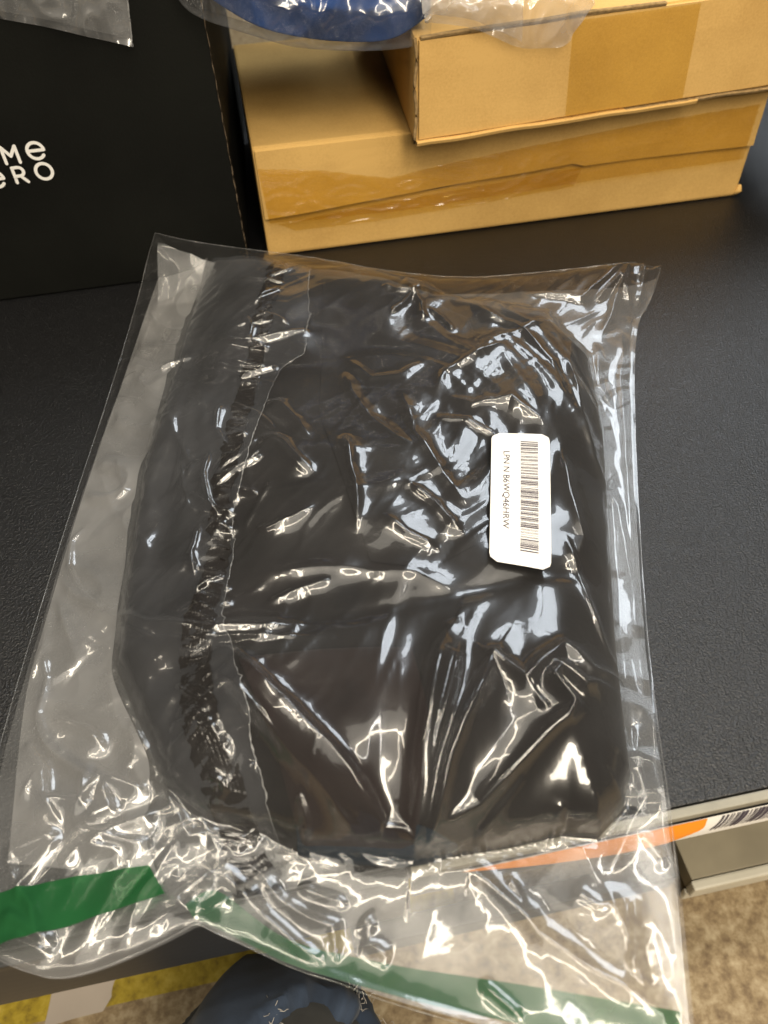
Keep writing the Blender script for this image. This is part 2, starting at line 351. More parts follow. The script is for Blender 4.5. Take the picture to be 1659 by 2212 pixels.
strokes('letter_r', [dense([r0, r0 + (0, hR)]), dense([r0 + (0, hR), r0 + (cb, hR)]), [tuple(r0 + (cb + rb * math.cos(a), hR - rb + rb * math.sin(a))) for a in np.linspace(math.pi / 2, -math.pi / 2, 16)], dense([r0 + (cb, hR - 2 * rb), r0 + (0, hR - 2 * rb)]), dense([r0 + (cb, hR - 2 * rb), r0 + (.0082, 0)])], wd, place, M_white, bb)
strokes('letter_e', [dense(glyph_e(cE2, re)[0]), glyph_e(cE2, re)[1]], wd, place, M_white, bb)

YL = .6225
lo = empty('brown_carton', (.22, YL, 0)); tag(lo, 'long brown cardboard carton with taped front standing on the shelf under another carton', 'carton')
box('body', (.0055, YL, .0008), (.4435, .86, .0945), M_card, lo, .0025)
# upper front panel, a flap folded over the lower half, proud by the board thickness
def panel(name, x0, x1, z0, z1, y0, thick, m, parent, amp=.0006):
    n, k = 40, 8; xs = np.linspace(x0, x1, n); P = np.zeros((k + 2, n, 3))
    for i in range(n):
        u = i / (n - 1); zb = z0(u)
        for j in range(k):
            t = j / (k - 1); z = zb + (z1 - zb) * t
            P[j + 1, i] = (xs[i], y0 - thick - amp * noise(np.array(u * 9.), np.array(t * 2.)) - .0008 * (1 - t) * (1 + math.sin(u * 14)), z)
        P[0, i] = P[1, i] + (0, thick, 0); P[-1, i] = P[-2, i] + (0, thick, .001)
    return grid(name, P, m, parent, smooth=False)
panel('front_flap', .0075, .442, lambda u: .0365 + .016 * min(1, u / .62) - (.0035 if u > .62 else 0), .0925, YL, .003, M_card, lo)
v, f = [], []
xs = np.linspace(.008, .290, 60); zz = .0360 + .016 * np.minimum(1, (xs - .0075) / .4345 / .62)
P = np.stack([np.stack([xs, np.full(60, YL - .0008), zz + .0008], 1), np.stack([xs, np.full(60, YL - .0008), zz - .0009 - .0005 * np.sin(xs * 90)], 1)]); 
grid('flap_gap_shade', P, M_dark, lo)  # near-black strip, paints the shade under the flap's lower edge
def tape(name, top, bot, y, parent, m=None, nx=160, ny=28, amp=.0036, seed=0):
    T, B = resample(top, nx), resample(bot, nx); P = np.zeros((ny, nx, 3))
    for j in range(ny):
        t = j / (ny - 1); q = T * (1 - t) + B * t
        wv = amp * np.maximum(0, ridged(q[:, 0] * 30, q[:, 1] * 95, seed) - .62)
        P[j, :, 0] = q[:, 0]; P[j, :, 2] = q[:, 1]; P[j, :, 1] = y(q[:, 0], q[:, 1]) - .0007 - wv
    return grid(name, P, m or M_tape, parent)
LO = lambda px, py: tuple(atY(px, py, YL - .003)[[0, 2]])
tape('packing_tape', [LO(556, 362), LO(700, 366), LO(840, 382), LO(960, 352), LO(1150, 312), LO(1400, 262), LO(1640, 222)],
     [(.009, .012), (.20, .013), (.4425, .013)][:0] + [LO(582, 480), LO(700, 470), LO(900, 447), LO(1100, 415), LO(1300, 384), LO(1602, 341)], lambda x, z: YL - .0045, lo, seed=3)
tape('packing_tape', [LO(600, 486), LO(800, 446), LO(1000, 410), LO(1260, 362)], [LO(640, 500), LO(820, 478), LO(1000, 448), LO(1240, 404)], lambda x, z: YL - .0006, lo, M_tape2, amp=.0022, seed=9)
v, f = tube('dent', [(.4425, YL + .001, .003), (.4445, YL - .001, .0065), (.4455, YL + .002, .0095)], [.002, .0032, .002], None, n=8); mesh('crushed_corner', v, f, M_card, lo)

up = empty('brown_carton', (.3, .62, .0965)); tag(up, 'short brown cardboard carton lying across the long carton, open lower flap edge', 'carton')
ZU0, ZU1 = .0968, .171
A = at(895, 313, ZU0); Bp = at(1659, 184, .104); du = (Bp - A); du /= np.linalg.norm(du[:2]); Bx = A + du * .40; Bx[2] = ZU0 + .006
Cb = at(825, 115, ZU0); dl = Cb - A; dl[2] = 0; dl /= np.linalg.norm(dl); dep = .25
bot = [A, Bx, Bx + dl * dep, A + dl * dep]; bot[2][2] = bot[3][2] = ZU0
hexa('body', bot + [p + np.array([0, 0, ZU1 - ZU0]) for p in bot], M_card2, up, .003)
dx = np.array([du[0], du[1], 0]); dx /= np.linalg.norm(dx); nrm = np.array([dx[1], -dx[0], 0])
def UP(s, z, off=0): return A + dx * s + nrm * off + np.array([0, 0, z - ZU0 + (.006 * s / .4)])
# front flaps: layers of board seen edge-on at the bottom and along the top
def slab(name, s0, s1, z0, z1, o0, o1, m, amp=.0008, seed=0):
    n = 36; P = np.zeros((6, n, 3))
    for i, s in enumerate(np.linspace(s0, s1, n)):
        wz = amp * float(noise(np.array(s * 28.), np.array(1.5), seed))
        for j, (z, o) in enumerate(((z1, o0), (z1, o1), (z1 - (z1 - z0) * .3, o1 + amp * .4), (z0 + (z1 - z0) * .3, o1), (z0, o1 - .0003), (z0, o0))):
            P[j, i] = UP(s, z + wz, o)
    return grid(name, P, m, up, smooth=False)
slab('front_flap', .003, .398, ZU0 + .0045, ZU1 - .002, -.001, .0028, M_card2, .0006, 4)
slab('flap_edge', .001, .235, ZU0 - .0002, ZU0 + .003, .0, .0045, M_card2, .0012, 5)
slab('flap_edge', .17, .396, ZU0 + .0005, ZU0 + .0028, .0, .0036, M_cardedge, .0010, 8)
slab('top_flap_edge', .004, .19, ZU1 - .0012, ZU1 + .0012, .0, .0032, M_cardedge, .0008, 6)
v, f = tube('c', [UP(.0004 + .0008 * math.sin(z * 170), z, .0022) for z in np.linspace(ZU0 + .002, ZU1, 24)], .0013, None); mesh('corner_edge', v, f, M_cardedge, up)
P = np.array([[UP(s + .004 * (1 - t) , ZU0 + .005 + (ZU1 - ZU0 - .008) * t, .0034 + .0004 * float(noise(np.array(s * 120.), np.array(t * 4.)))) for s in np.linspace(.118, .218, 40)] for t in np.linspace(0, 1, 16)])
grid('packing_tape', P, M_tape2, up)

# ------------------------------------------------------------------ the clear bag
def zg(px, py):   # rough height of the bag surface under a layout point, only to place fold lines
    return .038 if 300 < px < 1330 and 560 < py < 1800 else (.008 if py < 1850 else -.004)
def XY(pts, z=None): return np.array([at(x, y, zg(x, y) if z is None else z)[:2] for x, y in pts])
top = [(335, 503, .047), (400, 519, .042), (500, 534, .036), (600, 546, .032), (690, 558, .030), (850, 588, .022), (1010, 601, .016), (1150, 590, .018), (1300, 574, .022), (1360, 565, .024), (1395, 574, .018), (1427, 580, .010)]
right = [(1427, 580, .010), (1408, 645, .007), (1378, 690, .006), (1369, 780, .006), (1374, 1000, .006), (1395, 1350, .005), (1420, 1560, .005), (1450, 1762, .004), (1466, 1950, -.001), (1478, 2150, -.005), (1490, 2330, -.008)]
left = [(335, 503, .047), (318, 560, .040), (300, 640, .028), (240, 840, .010), (160, 1080, .007), (60, 1400, .006), (22, 1530, .006), (-8, 1640, .006), (-40, 1800, .006), (-60, 1950, .007), (-50, 2045, .007)]
bottom = [(-50, 2045, .007), (0, 2076, .007), (60, 2100, .007), (118, 2116, .007), (180, 2104, .007), (250, 2080, .007), (340, 2040, .007), (400, 2008, .008), (424, 1992, .009), (450, 2008, .006), (536, 2046, .003), (640, 2096, -.001), (746, 2127, -.004), (790, 2149, -.005), (920, 2190, -.006), (1100, 2240, -.007), (1300, 2300, -.008), (1490, 2330, -.008)]
W3 = lambda l: np.array([at(*p) for p in l])
Tp, Rp, Lp, Bp_ = (smooth_line(W3(l), 400, 1) for l in (top, right, left, bottom))
OUT3 = np.concatenate([resample(Tp, 40), resample(Rp, 40)[1:], resample(Bp_, 50)[::-1][1:], resample(Lp, 40)[::-1][1:-1]])
OUT = OUT3[:, :2]
def coons(nu, nv):
    T, B, L, R = resample(Tp, nu), resample(Bp_, nu), resample(Lp, nv), resample(Rp, nv)
    u = np.linspace(0, 1, nu)[None, :, None]; v = np.linspace(0, 1, nv)[:, None, None]
    S = (1 - v) * T[None] + v * B[None] + (1 - u) * L[:, None] + u * R[:, None]
    S -= (1 - u) * (1 - v) * T[0] + u * (1 - v) * T[-1] + (1 - u) * v * B[0] + u * v * B[-1]
    return S
GPOLY = XY([(447, 552), (600, 566), (760, 590), (850, 604), (960, 640), (1080, 660), (1200, 690), (1285, 760), (1312, 900), (1326, 1100), (1342, 1350), (1362, 1520), (1378, 1640), (1362, 1720), (1306, 1785), (1230, 1778), (1100, 1806), (900, 1838), (650, 1822), (560, 1780), (440, 1760), (345, 1690), (310, 1600), (235, 1420), (255, 1250), (295, 1000), (345, 850), (385, 720)], .018)
NAVY = XY([(640, 1772), (900, 1790), (1100, 1800), (1250, 1780), (1330, 1800), (1306, 1850), (1240, 1835), (1100, 1862), (900, 1872), (640, 1846)], .010)
def G(X, Y):
    d = sdf(X, Y, GPOLY)
    h = .041 * np.clip(1 - (1 - np.clip(d / .052, 0, 1))**2.2, 0, 1)**.62
    h = h + np.where(d > 0, 1, 0) * (.0065 * noise(X * 11, Y * 11, 3) + .0015 * noise(X * 32, Y * 32, 4)) * sstep(0, .02, d)
    # folds of the cloth: a crosswise valley and the stacked lower half
    yv = at(600, 1375, .03)[1]; h -= .0015 * np.exp(-((Y - yv - .04 * (X - .1)) / .006)**2) * sstep(0, .02, d)
    xs_ = at(300, 1200, .02)[0]; h -= .012 * sstep(.02, -.09, X) * sstep(0, .03, d)
    return np.where(d > 0, np.maximum(h, .0022), 0)
def zfree(X, Y):
    w_ = 0; z = 0
    for p in OUT3[::2]:
        k = 1 / (((X - p[0])**2 + (Y - p[1])**2) + 2e-5)**1.3; w_ = w_ + k; z = z + k * p[2]
    return z / w_
# fold lines: (points, height m, width left, width right, flat-top)
C = []
def crease(pts, a, w1=.004, w2=None, flat=0.0, ends=(0, 0)): C.append((XY(pts), a, w1, w2 or w1, flat, ends))
# the V of folds at the mouth side of the garment
crease([(486, 1440), (540, 1500), (640, 1600), (740, 1700), (810, 1790), (868, 1866)], .015, .003, .0045, .011, (.4, .6))
crease([(500, 1470), (620, 1620), (740, 1740), (850, 1866)], -.003, .003, .003)
crease([(975, 1365), (955, 1420), (930, 1540), (905, 1700), (893, 1868)], .010, .008, .004, .001, (.3, .6))
crease([(1000, 1385), (985, 1460), (945, 1600), (915, 1740), (896, 1870)], .008, .003, .003, .001, (.2, .5))
crease([(1068, 1437), (1030, 1520), (975, 1640), (930, 1780), (900, 1872)], .012, .006, .004, .0, (.4, .5))
crease([(1068, 1437), (1100, 1465), (1130, 1492), (1165, 1455), (1212, 1418), (1280, 1460), (1345, 1510), (1392, 1540)], .009, .004, .006, 0, (.7, .3))
crease([(1392, 1540), (1340, 1535), (1260, 1500), (1205, 1470), (1190, 1490), (1235, 1540), (1222, 1572), (1170, 1610), (1110, 1655), (1040, 1720), (960, 1800), (905, 1874)], .0095, .0035, .005, 0, (.3, .4))
crease([(1150, 1640), (1100, 1700), (1040, 1780), (1000, 1850)], .004, .003, .005)
crease([(1190, 1560), (1160, 1530), (1130, 1500)], .003, .003)
crease([(1390, 1545), (1370, 1640), (1395, 1720), (1360, 1790), (1330, 1850), (1300, 1910)], .006, .004, .003, .001)
crease([(1230, 1700), (1215, 1770), (1190, 1850)], .003, .003)
# crosswise folds
crease([(180, 1322), (320, 1340), (470, 1366), (600, 1362), (735, 1356)], .006, .004, .007, 0, (.3, .1))
crease([(200, 1345), (330, 1372), (470, 1388), (715, 1384)], .0045, .003, .003, 0, (.3, .1))
crease([(560, 1310), (640, 1280), (740, 1255)], .0025, .004)
crease([(500, 1250), (700, 1235), (900, 1250), (1020, 1300)], .003, .008)
# body wrinkles
crease([(560, 950), (610, 985), (650, 1030), (684, 1058)], .0045, .003, .005, .003)
crease([(560, 875), (610, 890), (650, 925), (670, 980)], .004, .004, .005)
crease([(745, 790), (760, 860), (800, 920), (860, 970), (920, 1000)], .004, .006)
crease([(740, 770), (800, 830), (870, 830), (930, 790)], .003, .006)
crease([(745, 955), (770, 1060), (775, 1180)], .0045, .004)
crease([(690, 1110), (640, 1135), (580, 1150), (540, 1140)], .0025, .003)
crease([(600, 1050), (560, 1095), (520, 1150)], .002, .004)
crease([(860, 850), (900, 960), (960, 1050), (1010, 1120)], .0035, .005)
crease([(1100, 760), (1020, 800), (960, 830), (930, 880)], .004, .004)
crease([(1210, 690), (1130, 730), (1060, 760), (1000, 830)], .0035, .004)
crease([(1000, 640), (1060, 630), (1150, 645), (1235, 665)], .005, .004, .006)
crease([(1000, 650), (1040, 690), (1110, 720), (1190, 790), (1215, 860)], .004, .004)
crease([(1030, 620), (1100, 690), (1180, 740)], .003, .004)
crease([(950, 870), (1020, 900), (1100, 890), (1180, 940)], .003, .004)
crease([(930, 920), (1000, 930), (1080, 960)], .0025, .003)
crease([(870, 1060), (940, 1110), (1010, 1180)], .003, .003)
crease([(820, 1130), (880, 1170), (960, 1200)], .0025, .003)
for k in range(5):
    a_ = math.radians(60 + 62 * k); crease([(893, 655), (893 + 34 * math.cos(a_), 655 + 26 * math.sin(a_)), (893 + 75 * math.cos(a_ + .2), 655 + 60 * math.sin(a_ + .2))], .003, .002, .0025, 0, (1, 0))
crease([(885, 625), (905, 610), (915, 630), (905, 650), (890, 660)], .0035, .0018)
crease([(920, 680), (950, 700), (985, 735)], .003, .002)
# right flank: long folds along the side
crease([(1240, 690), (1230, 780), (1250, 860), (1290, 960), (1330, 1100), (1370, 1300), (1390, 1480)], .004, .004)
crease([(1290, 830), (1305, 880), (1325, 910), (1300, 800)], .0035, .003)
crease([(1205, 960), (1225, 1060), (1260, 1160), (1240, 1230)], .004, .004)
crease([(1215, 1150), (1265, 1270), (1320, 1380), (1360, 1490)], .0035, .003)
crease([(1345, 700), (1340, 820), (1352, 1000), (1372, 1250), (1398, 1480), (1425, 1700)], .004, .003)
crease([(1300, 680), (1310, 780), (1335, 900)], .003, .003)
for p in ([(1360, 565), (1345, 620), (1310, 680)], [(1360, 565), (1385, 620), (1380, 690)], [(1400, 580), (1350, 600), (1260, 610), (1120, 600)], [(1423, 585), (1400, 605), (1375, 650)], [(1290, 610), (1330, 640), (1370, 680)]): crease(p, .005, .0025, .0035)
# upper left corner, smooth with a few soft lines
crease([(335, 505), (450, 545), (600, 560), (780, 590), (900, 615), (1010, 605)], .002, .004)
crease([(660, 550), (760, 575), (880, 620), (1000, 640)], .003, .004)
crease([(440, 740), (540, 748), (620, 738), (660, 730)], .0045, .002, .0025, 0, (.6, .5))
crease([(600, 575), (580, 640), (560, 720)], .0015, .004)
crease([(530, 690), (545, 720), (530, 760)], .003, .002)
# left flank
crease([(270, 790), (340, 760), (430, 740)], .003, .003)
crease([(240, 850), (300, 835), (360, 850)], .003, .002)
crease([(235, 870), (300, 890), (350, 880)], .003, .002)
crease([(345, 830), (370, 920), (410, 990), (380, 1060)], .003, .004)
crease([(380, 960), (400, 1080), (440, 1100)], .003, .003)
crease([(430, 1110), (410, 1180), (420, 1240)], .003, .002)
crease([(480, 870), (470, 930), (500, 980)], .004, .003)
crease([(455, 960), (440, 1020), (450, 1080), (480, 1120)], .004, .0018)
crease([(210, 1130), (160, 1180), (155, 1240), (200, 1310), (250, 1345)], .005, .003, .004)
crease([(180, 990), (230, 1050), (260, 1130), (330, 1180)], .003, .004)
crease([(230, 980), (260, 1010), (280, 1080), (240, 1120)], .003, .003)
crease([(110, 1290), (100, 1400), (60, 1500)], .004, .004)
crease([(95, 1400), (110, 1480), (90, 1550), (120, 1620)], .004, .003)
crease([(130, 1320), (210, 1400), (290, 1440)], .003, .005)
# lower left flap: star folds
for p in ([(45, 1760), (90, 1690), (146, 1800)], [(146, 1800), (180, 1750), (230, 1690), (310, 1670)], [(146, 1800), (260, 1820), (360, 1850)], [(146, 1800), (70, 1930), (60, 1990)], [(146, 1800), (40, 1840), (20, 1900)],
          [(30, 1860), (100, 1980), (110, 2050), (80, 2090)], [(230, 1690), (250, 1760), (180, 1800)], [(110, 1650), (115, 1740), (190, 1745), (200, 1640)], [(60, 1600), (110, 1680), (112, 1730)], [(110, 1560), (190, 1590), (250, 1640)],
          [(320, 1650), (380, 1760), (480, 1800)], [(290, 1560), (330, 1640), (380, 1660), (400, 1650)], [(190, 1880), (260, 1800), (330, 1700)], [(140, 1930), (200, 1860), (300, 1840)], [(20, 1980), (90, 2020), (150, 2060)], [(0, 2070), (60, 2050), (140, 2075)]):
    crease(p, .0055, .003, .005)
crease([(320, 1640), (400, 1700), (440, 1790), (520, 1860)], .004, .004)
crease([(370, 1500), (450, 1560), (500, 1640)], .004, .003)
crease([(400, 1800), (500, 1760), (570, 1720)], .004, .002)
crease([(600, 1850), (690, 1862), (780, 1872), (890, 1886), (960, 1882)], .005, .002, .005)
crease([(640, 1690), (655, 1760), (648, 1850)], .004, .002, .003)
# mouth: knot, long draping folds
crease([(424, 1992), (400, 1960), (440, 1930), (480, 1900)], .007, .003, .004, 0, (1, .3))
crease([(424, 1992), (470, 1985), (520, 1950)], .006, .003, .003, 0, (1, .3))
crease([(430, 1960), (400, 1975), (415, 1945)], .005, .002)
crease([(445, 1870), (540, 1950), (640, 2050), (745, 2125)], .006, .003, .005)
crease([(560, 1900), (610, 1960), (660, 1990), (720, 2010), (735, 2100)], .005, .003)
crease([(640, 1930), (680, 1940), (760, 1965)], .004, .002)
crease([(965, 1895), (1015, 1888), (1050, 1915), (1130, 1995), (1160, 2035), (1250, 2090), (1335, 2140), (1420, 2200)], .008, .004, .006, 0, (.4, .6))
crease([(1080, 1890), (1110, 1930), (1140, 2000), (1170, 2020)], .004, .003)
crease([(1365, 1945), (1360, 2020), (1355, 2090), (1365, 2130)], .006, .0025)
crease([(1300, 1910), (1330, 1990), (1360, 2080), (1400, 2180)], .004, .004)
crease([(1230, 1930), (1290, 1970), (1330, 1960)], .004, .003)
crease([(1380, 1780), (1400, 1850), (1440, 1890)], .003, .003)
crease([(780, 1990), (800, 2010), (790, 2040)], .004, .003)
crease([(780, 2040), (815, 2060), (850, 2080)], .005, .003)
crease([(1025, 2130), (1080, 2170), (1130, 2210)], .004, .002)
# puckers running out from the crimped adhesive line
_r = random.Random(23)
for _k in range(46):
    _t = _r.random(); _y = 600 + 1180 * _t; _x = float(np.interp(_y, [565, 700, 840, 1000, 1120, 1270, 1400, 1540, 1700, 1840], [607, 570, 535, 495, 476, 448, 418, 425, 478, 520]))
    _s = _r.choice((-1, 1)); _l = _r.uniform(35, 110); _a = _r.uniform(-.6, .6); _x0 = _x - _s * 18
    crease([(_x0, _y), (_x0 + _s * _l * .5, _y + _l * .5 * math.sin(_a)), (_x0 + _s * _l, _y + _l * math.sin(_a * 1.3))], _r.uniform(.0015, .0038), _r.uniform(.0012, .0024), None, 0, (.7, .0))
def creases(X, Y, d, ws=1.0, major=1.0):
    z = np.zeros(X.shape)
    for ci, (pts, a, w1, w2, flat, ends) in enumerate(C):
        if ci < 11: a = a * major
        w1, w2 = w1 * ws, w2 * ws
        w = 6 * max(w1, w2) + flat
        m = (X > pts[:, 0].min() - w) & (X < pts[:, 0].max() + w) & (Y > pts[:, 1].min() - w) & (Y < pts[:, 1].max() + w)
        if not m.any(): continue
        xx, yy = X[m], Y[m]
        # the line wanders a little so that no fold is ruler-straight
        xw = xx + .0012 * noise(xx * 38, yy * 38, 21); yw = yy + .0012 * noise(xx * 38 + 7, yy * 38, 22)
        best = np.full(xx.shape, 9.0); sg = np.ones(xx.shape); tt = np.zeros(xx.shape)
        L = np.r_[0, np.cumsum(np.linalg.norm(np.diff(pts, axis=0), axis=1))]
        for k in range(len(pts) - 1):
            dd, t, s = seg_dist(xw, yw, pts[k], pts[k + 1]); n_ = dd < best
            best = np.where(n_, dd, best); sg = np.where(n_, s, sg); tt = np.where(n_, (L[k] + t * (L[k + 1] - L[k])) / L[-1], tt)
        wd_ = np.where(sg > 0, w1, w2) ; q = np.maximum(best - flat / 2, 0) / wd_
        taper = np.minimum(1, ends[0] + (1 - ends[0]) * sstep(0, .25, tt)) * np.minimum(1, ends[1] + (1 - ends[1]) * sstep(1, .75, tt))
        pr = a * taper * np.exp(-np.sqrt(q * q + .07) + .26) * (1 + .25 * noise(tt * 3 + a * 1e4, tt * 0 + .5, 9))
        z[m] = np.maximum(z[m], pr) + .25 * np.minimum(z[m], pr) if a > 0 else z[m] + pr
    return z
ZONE = [((1130, 760), 230, 200, .30), ((200, 1250), 130, 260, .35), ((980, 1000), 240, 200, .38), ((790, 900), 130, 170, .35), ((420, 1000), 150, 330, .62), ((650, 1090), 160, 110, .3), ((470, 1560), 160, 220, .5), ((180, 1700), 200, 260, .28), ((1150, 1650), 240, 190, .2), ((430, 1950), 110, 80, .5), ((610, 1960), 160, 60, .2), ((1330, 2000), 120, 120, .1), ((1290, 1000), 80, 420, .2), ((90, 2010), 160, 90, .35), ((900, 680), 90, 80, .5), ((1340, 640), 90, 70, 1.0)]
ZC = [(XY([c])[0], rx * .00027, ry * .00036, s) for c, rx, ry, s in ZONE]
def crinkle(X, Y):
    k = np.full(X.shape, .10)
    for c, rx, ry, s in ZC: k = k + s * np.exp(-((X - c[0]) / rx)**2 - ((Y - c[1]) / ry)**2)
    k = np.minimum(k, 1.2)
    a = .9 + .35 * noise(X * 6, Y * 6, 31); ca, sa = np.cos(a), np.sin(a)
    u, v = X * ca + Y * sa, -X * sa + Y * ca
    r = .0034 * ridged(u * 12, v * 27, 1) + .0009 * ridged(u * 30 + 3, v * 55, 2) * k
    return k * r
def film_z(X, Y, full=True):
    d = sdf(X, Y, OUT); dd = np.maximum(d, 0)
    z0 = zfree(X, Y) + .009 * (1 - np.exp(-dd / .018)) * sstep(.10, .17, Y)
    g = G(X, Y) + .0045
    k = .005; hh = np.clip(.5 + .5 * (g - z0) / k, 0, 1); z = z0 * (1 - hh) + g * hh + k * hh * (1 - hh)
    fade = sstep(0, .010, dd) * .9 + .1
    if full: z = z + crinkle(X, Y) * fade
    z = z + .0015 * noise(X * 22, Y * 22, 6) * fade
    lim = np.maximum(np.where(Y > EDGE - .012, .0026, -.2), np.where(sdf(X, Y, GPOLY) > .001, G(X, Y) + .0028, -.2))
    return np.maximum(z, lim)
zs = .0475
STK = [at(1062, 935, zs), at(1187, 938, zs), at(1191, 1231, zs), at(1057, 1208, zs)]
bag = empty('clear_plastic_bag', (.08, .30, 0)); tag(bag, 'clear crinkled plastic bag with green strip and barcode sticker holding a dark garment', 'plastic bag')
def relax(P0, rest_scale, lower, pin, iters=260, bend=.32, grav=4e-6):
    """settle a sheet that is slightly too large for its frame: edges keep their length, so it buckles into folds"""
    P = P0.copy(); nv, nu = P.shape[:2]
    base = REST; cons = []
    def sl(a, n, d): return slice(max(0, -d) if a == 0 else max(0, d), n - max(0, d) if a == 0 else n + min(0, d))
    for dv, du, st in ((0, 1, 1), (1, 0, 1), (1, 1, .5), (1, -1, .5), (0, 2, bend), (2, 0, bend)):
        A = (slice(0, nv - dv), slice(max(0, -du), nu - max(0, du))); B = (slice(dv, nv), slice(max(0, du), nu + min(0, du)))
        L = np.linalg.norm(base[A] - base[B], axis=-1) * (rest_scale[A] + rest_scale[B]) / 2
        if dv == 2 or du == 2: L = L * .995
        cons.append((A, B, L, st))
    for it in range(iters):
        D = np.zeros_like(P)
        for A, B, L, st in cons:
            d = P[A] - P[B]; l = np.sqrt((d * d).sum(-1)) + 1e-9
            c = d * (st * .5 * (L - l) / l)[..., None]; D[A] += c; D[B] -= c
        P += D * (.30 * pin)[..., None]; P[..., 2] -= grav * pin
        P[..., 2] = np.maximum(P[..., 2], lower)
    return P
def upsample(P, nu, nv):
    def cub(a, n):
        m_ = a.shape[0]; t = np.linspace(0, m_ - 1, n); i = np.clip(t.astype(int), 0, m_ - 2); f = (t - i).reshape(-1, *([1] * (a.ndim - 1)))
        g = lambda k: a[np.clip(i + k, 0, m_ - 1)]
        p0, p1, p2, p3 = g(-1), g(0), g(1), g(2)
        c = p1 + .5 * f * (p2 - p0 + f * (2 * p0 - 5 * p1 + 4 * p2 - p3 + f * (3 * (p1 - p2) + p3 - p0)))
        lin = p1 * (1 - f) + p2 * f
        return c * .7 + lin * .3
    return cub(cub(P, nv).swapaxes(0, 1), nu).swapaxes(0, 1)
S = coons(180, 262); FX, FY = S[..., 0], S[..., 1]
dO = np.maximum(sdf(FX, FY, OUT), 0); REST = np.stack([FX, FY, film_z(FX, FY, False)], -1)
zone = np.full(FX.shape, .08)
for c, rx, ry, s_ in ZC: zone = zone + s_ * np.exp(-((FX - c[0]) / rx)**2 - ((FY - c[1]) / ry)**2)
P0 = np.stack([FX, FY, film_z(FX, FY)], -1)
low = np.maximum(np.where(FY > EDGE - .012, .0026, -.2), np.where(sdf(FX, FY, GPOLY) > .001, G(FX, FY) + .0028, -.2))
PF = relax(P0, 1 + .001 + .009 * np.minimum(zone, 1.2), low, sstep(0, .004, dO))
PB = upsample(PF, 500, 730)
fd = sstep(0, .008, np.maximum(sdf(PB[..., 0], PB[..., 1], OUT), 0)); ux, uy = PB[..., 0], PB[..., 1]
PB[..., 2] += .92 * creases(ux, uy, None, .85, 1.0) * fd * (.55 + .45 * sstep(.09, .15, uy))
kz = np.full(ux.shape, .02)
for c, rx, ry, s_ in ZC: kz = kz + s_ * np.exp(-((ux - c[0]) / rx)**2 - ((uy - c[1]) / ry)**2)
an = .7 + 0 * ux; cu, cv = ux * np.cos(an) + uy * np.sin(an), -ux * np.sin(an) + uy * np.cos(an)
PB[..., 2] += fd * np.minimum(kz, 1.1) * (.0006 * np.maximum(-.1, ridged(cu * 24, cv * 70, 35)) + .00012 * ridged(cu * 80, cv * 150, 36))
dS = sdf(PB[..., 0], PB[..., 1], np.array(STK)[:, :2]); tS = sstep(-.004, .0005, dS); PB[..., 2] = PB[..., 2] * (1 - tS) + np.minimum(PB[..., 2], zs - .0006) * tS
grid('front_film', PB, M_film, bag)
S2 = coons(160, 220); cx, cy = OUT.mean(0); BX, BY = cx + (S2[..., 0] - cx) * .996, cy + (S2[..., 1] - cy) * .998
dB = np.maximum(sdf(BX, BY, OUT), 0)
BZ = np.where(BY > EDGE - .01, .0009, zfree(BX, BY) - .006 * sstep(0, .03, dB)) ; tb = sstep(EDGE + .02, EDGE - .02, BY)
BZ = .0009 * (1 - tb) + tb * (zfree(BX, BY) - .010 * sstep(0, .04, dB) + .003 * ridged(BX * 22, BY * 30, 55) * sstep(0, .03, dB) - .004)
hi = sstep(.56, .60, BY); BZ = np.maximum(BZ, hi * (zfree(BX, BY) - .008))
BZ = BZ + np.where(BY > EDGE + .01, .0008 * np.maximum(0, ridged(BX * 40, BY * 40, 57)), 0)
grid('back_film', np.stack([BX, BY, BZ], -1), M_back, bag)
def settled_z(X, Y):
    """height of the settled film over any point, by inverse-distance lookup in the fine grid"""
    x0, y0 = PB[..., 0].min(), PB[..., 1].min(); c = .0012; nxr = int((PB[..., 0].max() - x0) / c) + 2; nyr = int((PB[..., 1].max() - y0) / c) + 2
    acc = np.zeros((nyr, nxr)); cnt = np.zeros((nyr, nxr)); ix = ((PB[..., 0] - x0) / c + .5).astype(int); iy = ((PB[..., 1] - y0) / c + .5).astype(int)
    np.add.at(acc, (iy, ix), PB[..., 2]); np.add.at(cnt, (iy, ix), 1)
    for _ in range(12):
        e = cnt == 0
        if not e.any(): break
        a2 = sum(np.roll(acc, s_, ax) for ax in (0, 1) for s_ in (1, -1)); c2 = sum(np.roll(cnt, s_, ax) for ax in (0, 1) for s_ in (1, -1))
        acc = np.where(e, a2, acc); cnt = np.where(e, c2, cnt)
    zr = acc / np.maximum(cnt, 1); fx = np.clip((X - x0) / c, 0, nxr - 1.001); fy = np.clip((Y - y0) / c, 0, nyr - 1.001); i, j = fx.astype(int), fy.astype(int); u, v = fx - i, fy - j
    return (zr[j, i] * (1 - u) + zr[j, i + 1] * u) * (1 - v) + (zr[j + 1, i] * (1 - u) + zr[j + 1, i + 1] * u) * v
# seam: the welded edge of the film, slightly thicker
for nm, ln in (('side_seam', Rp), ('side_seam', Lp), ('end_seam', Tp), ('mouth_hem', Bp_)):
    q = resample(ln, 160).copy(); v, f = tube('s', q, .00012 + .00022 * np.abs(noise(np.arange(160) * .13, np.zeros(160), 91)), None, n=5); mesh(nm, v, f, M_topfilm, bag)
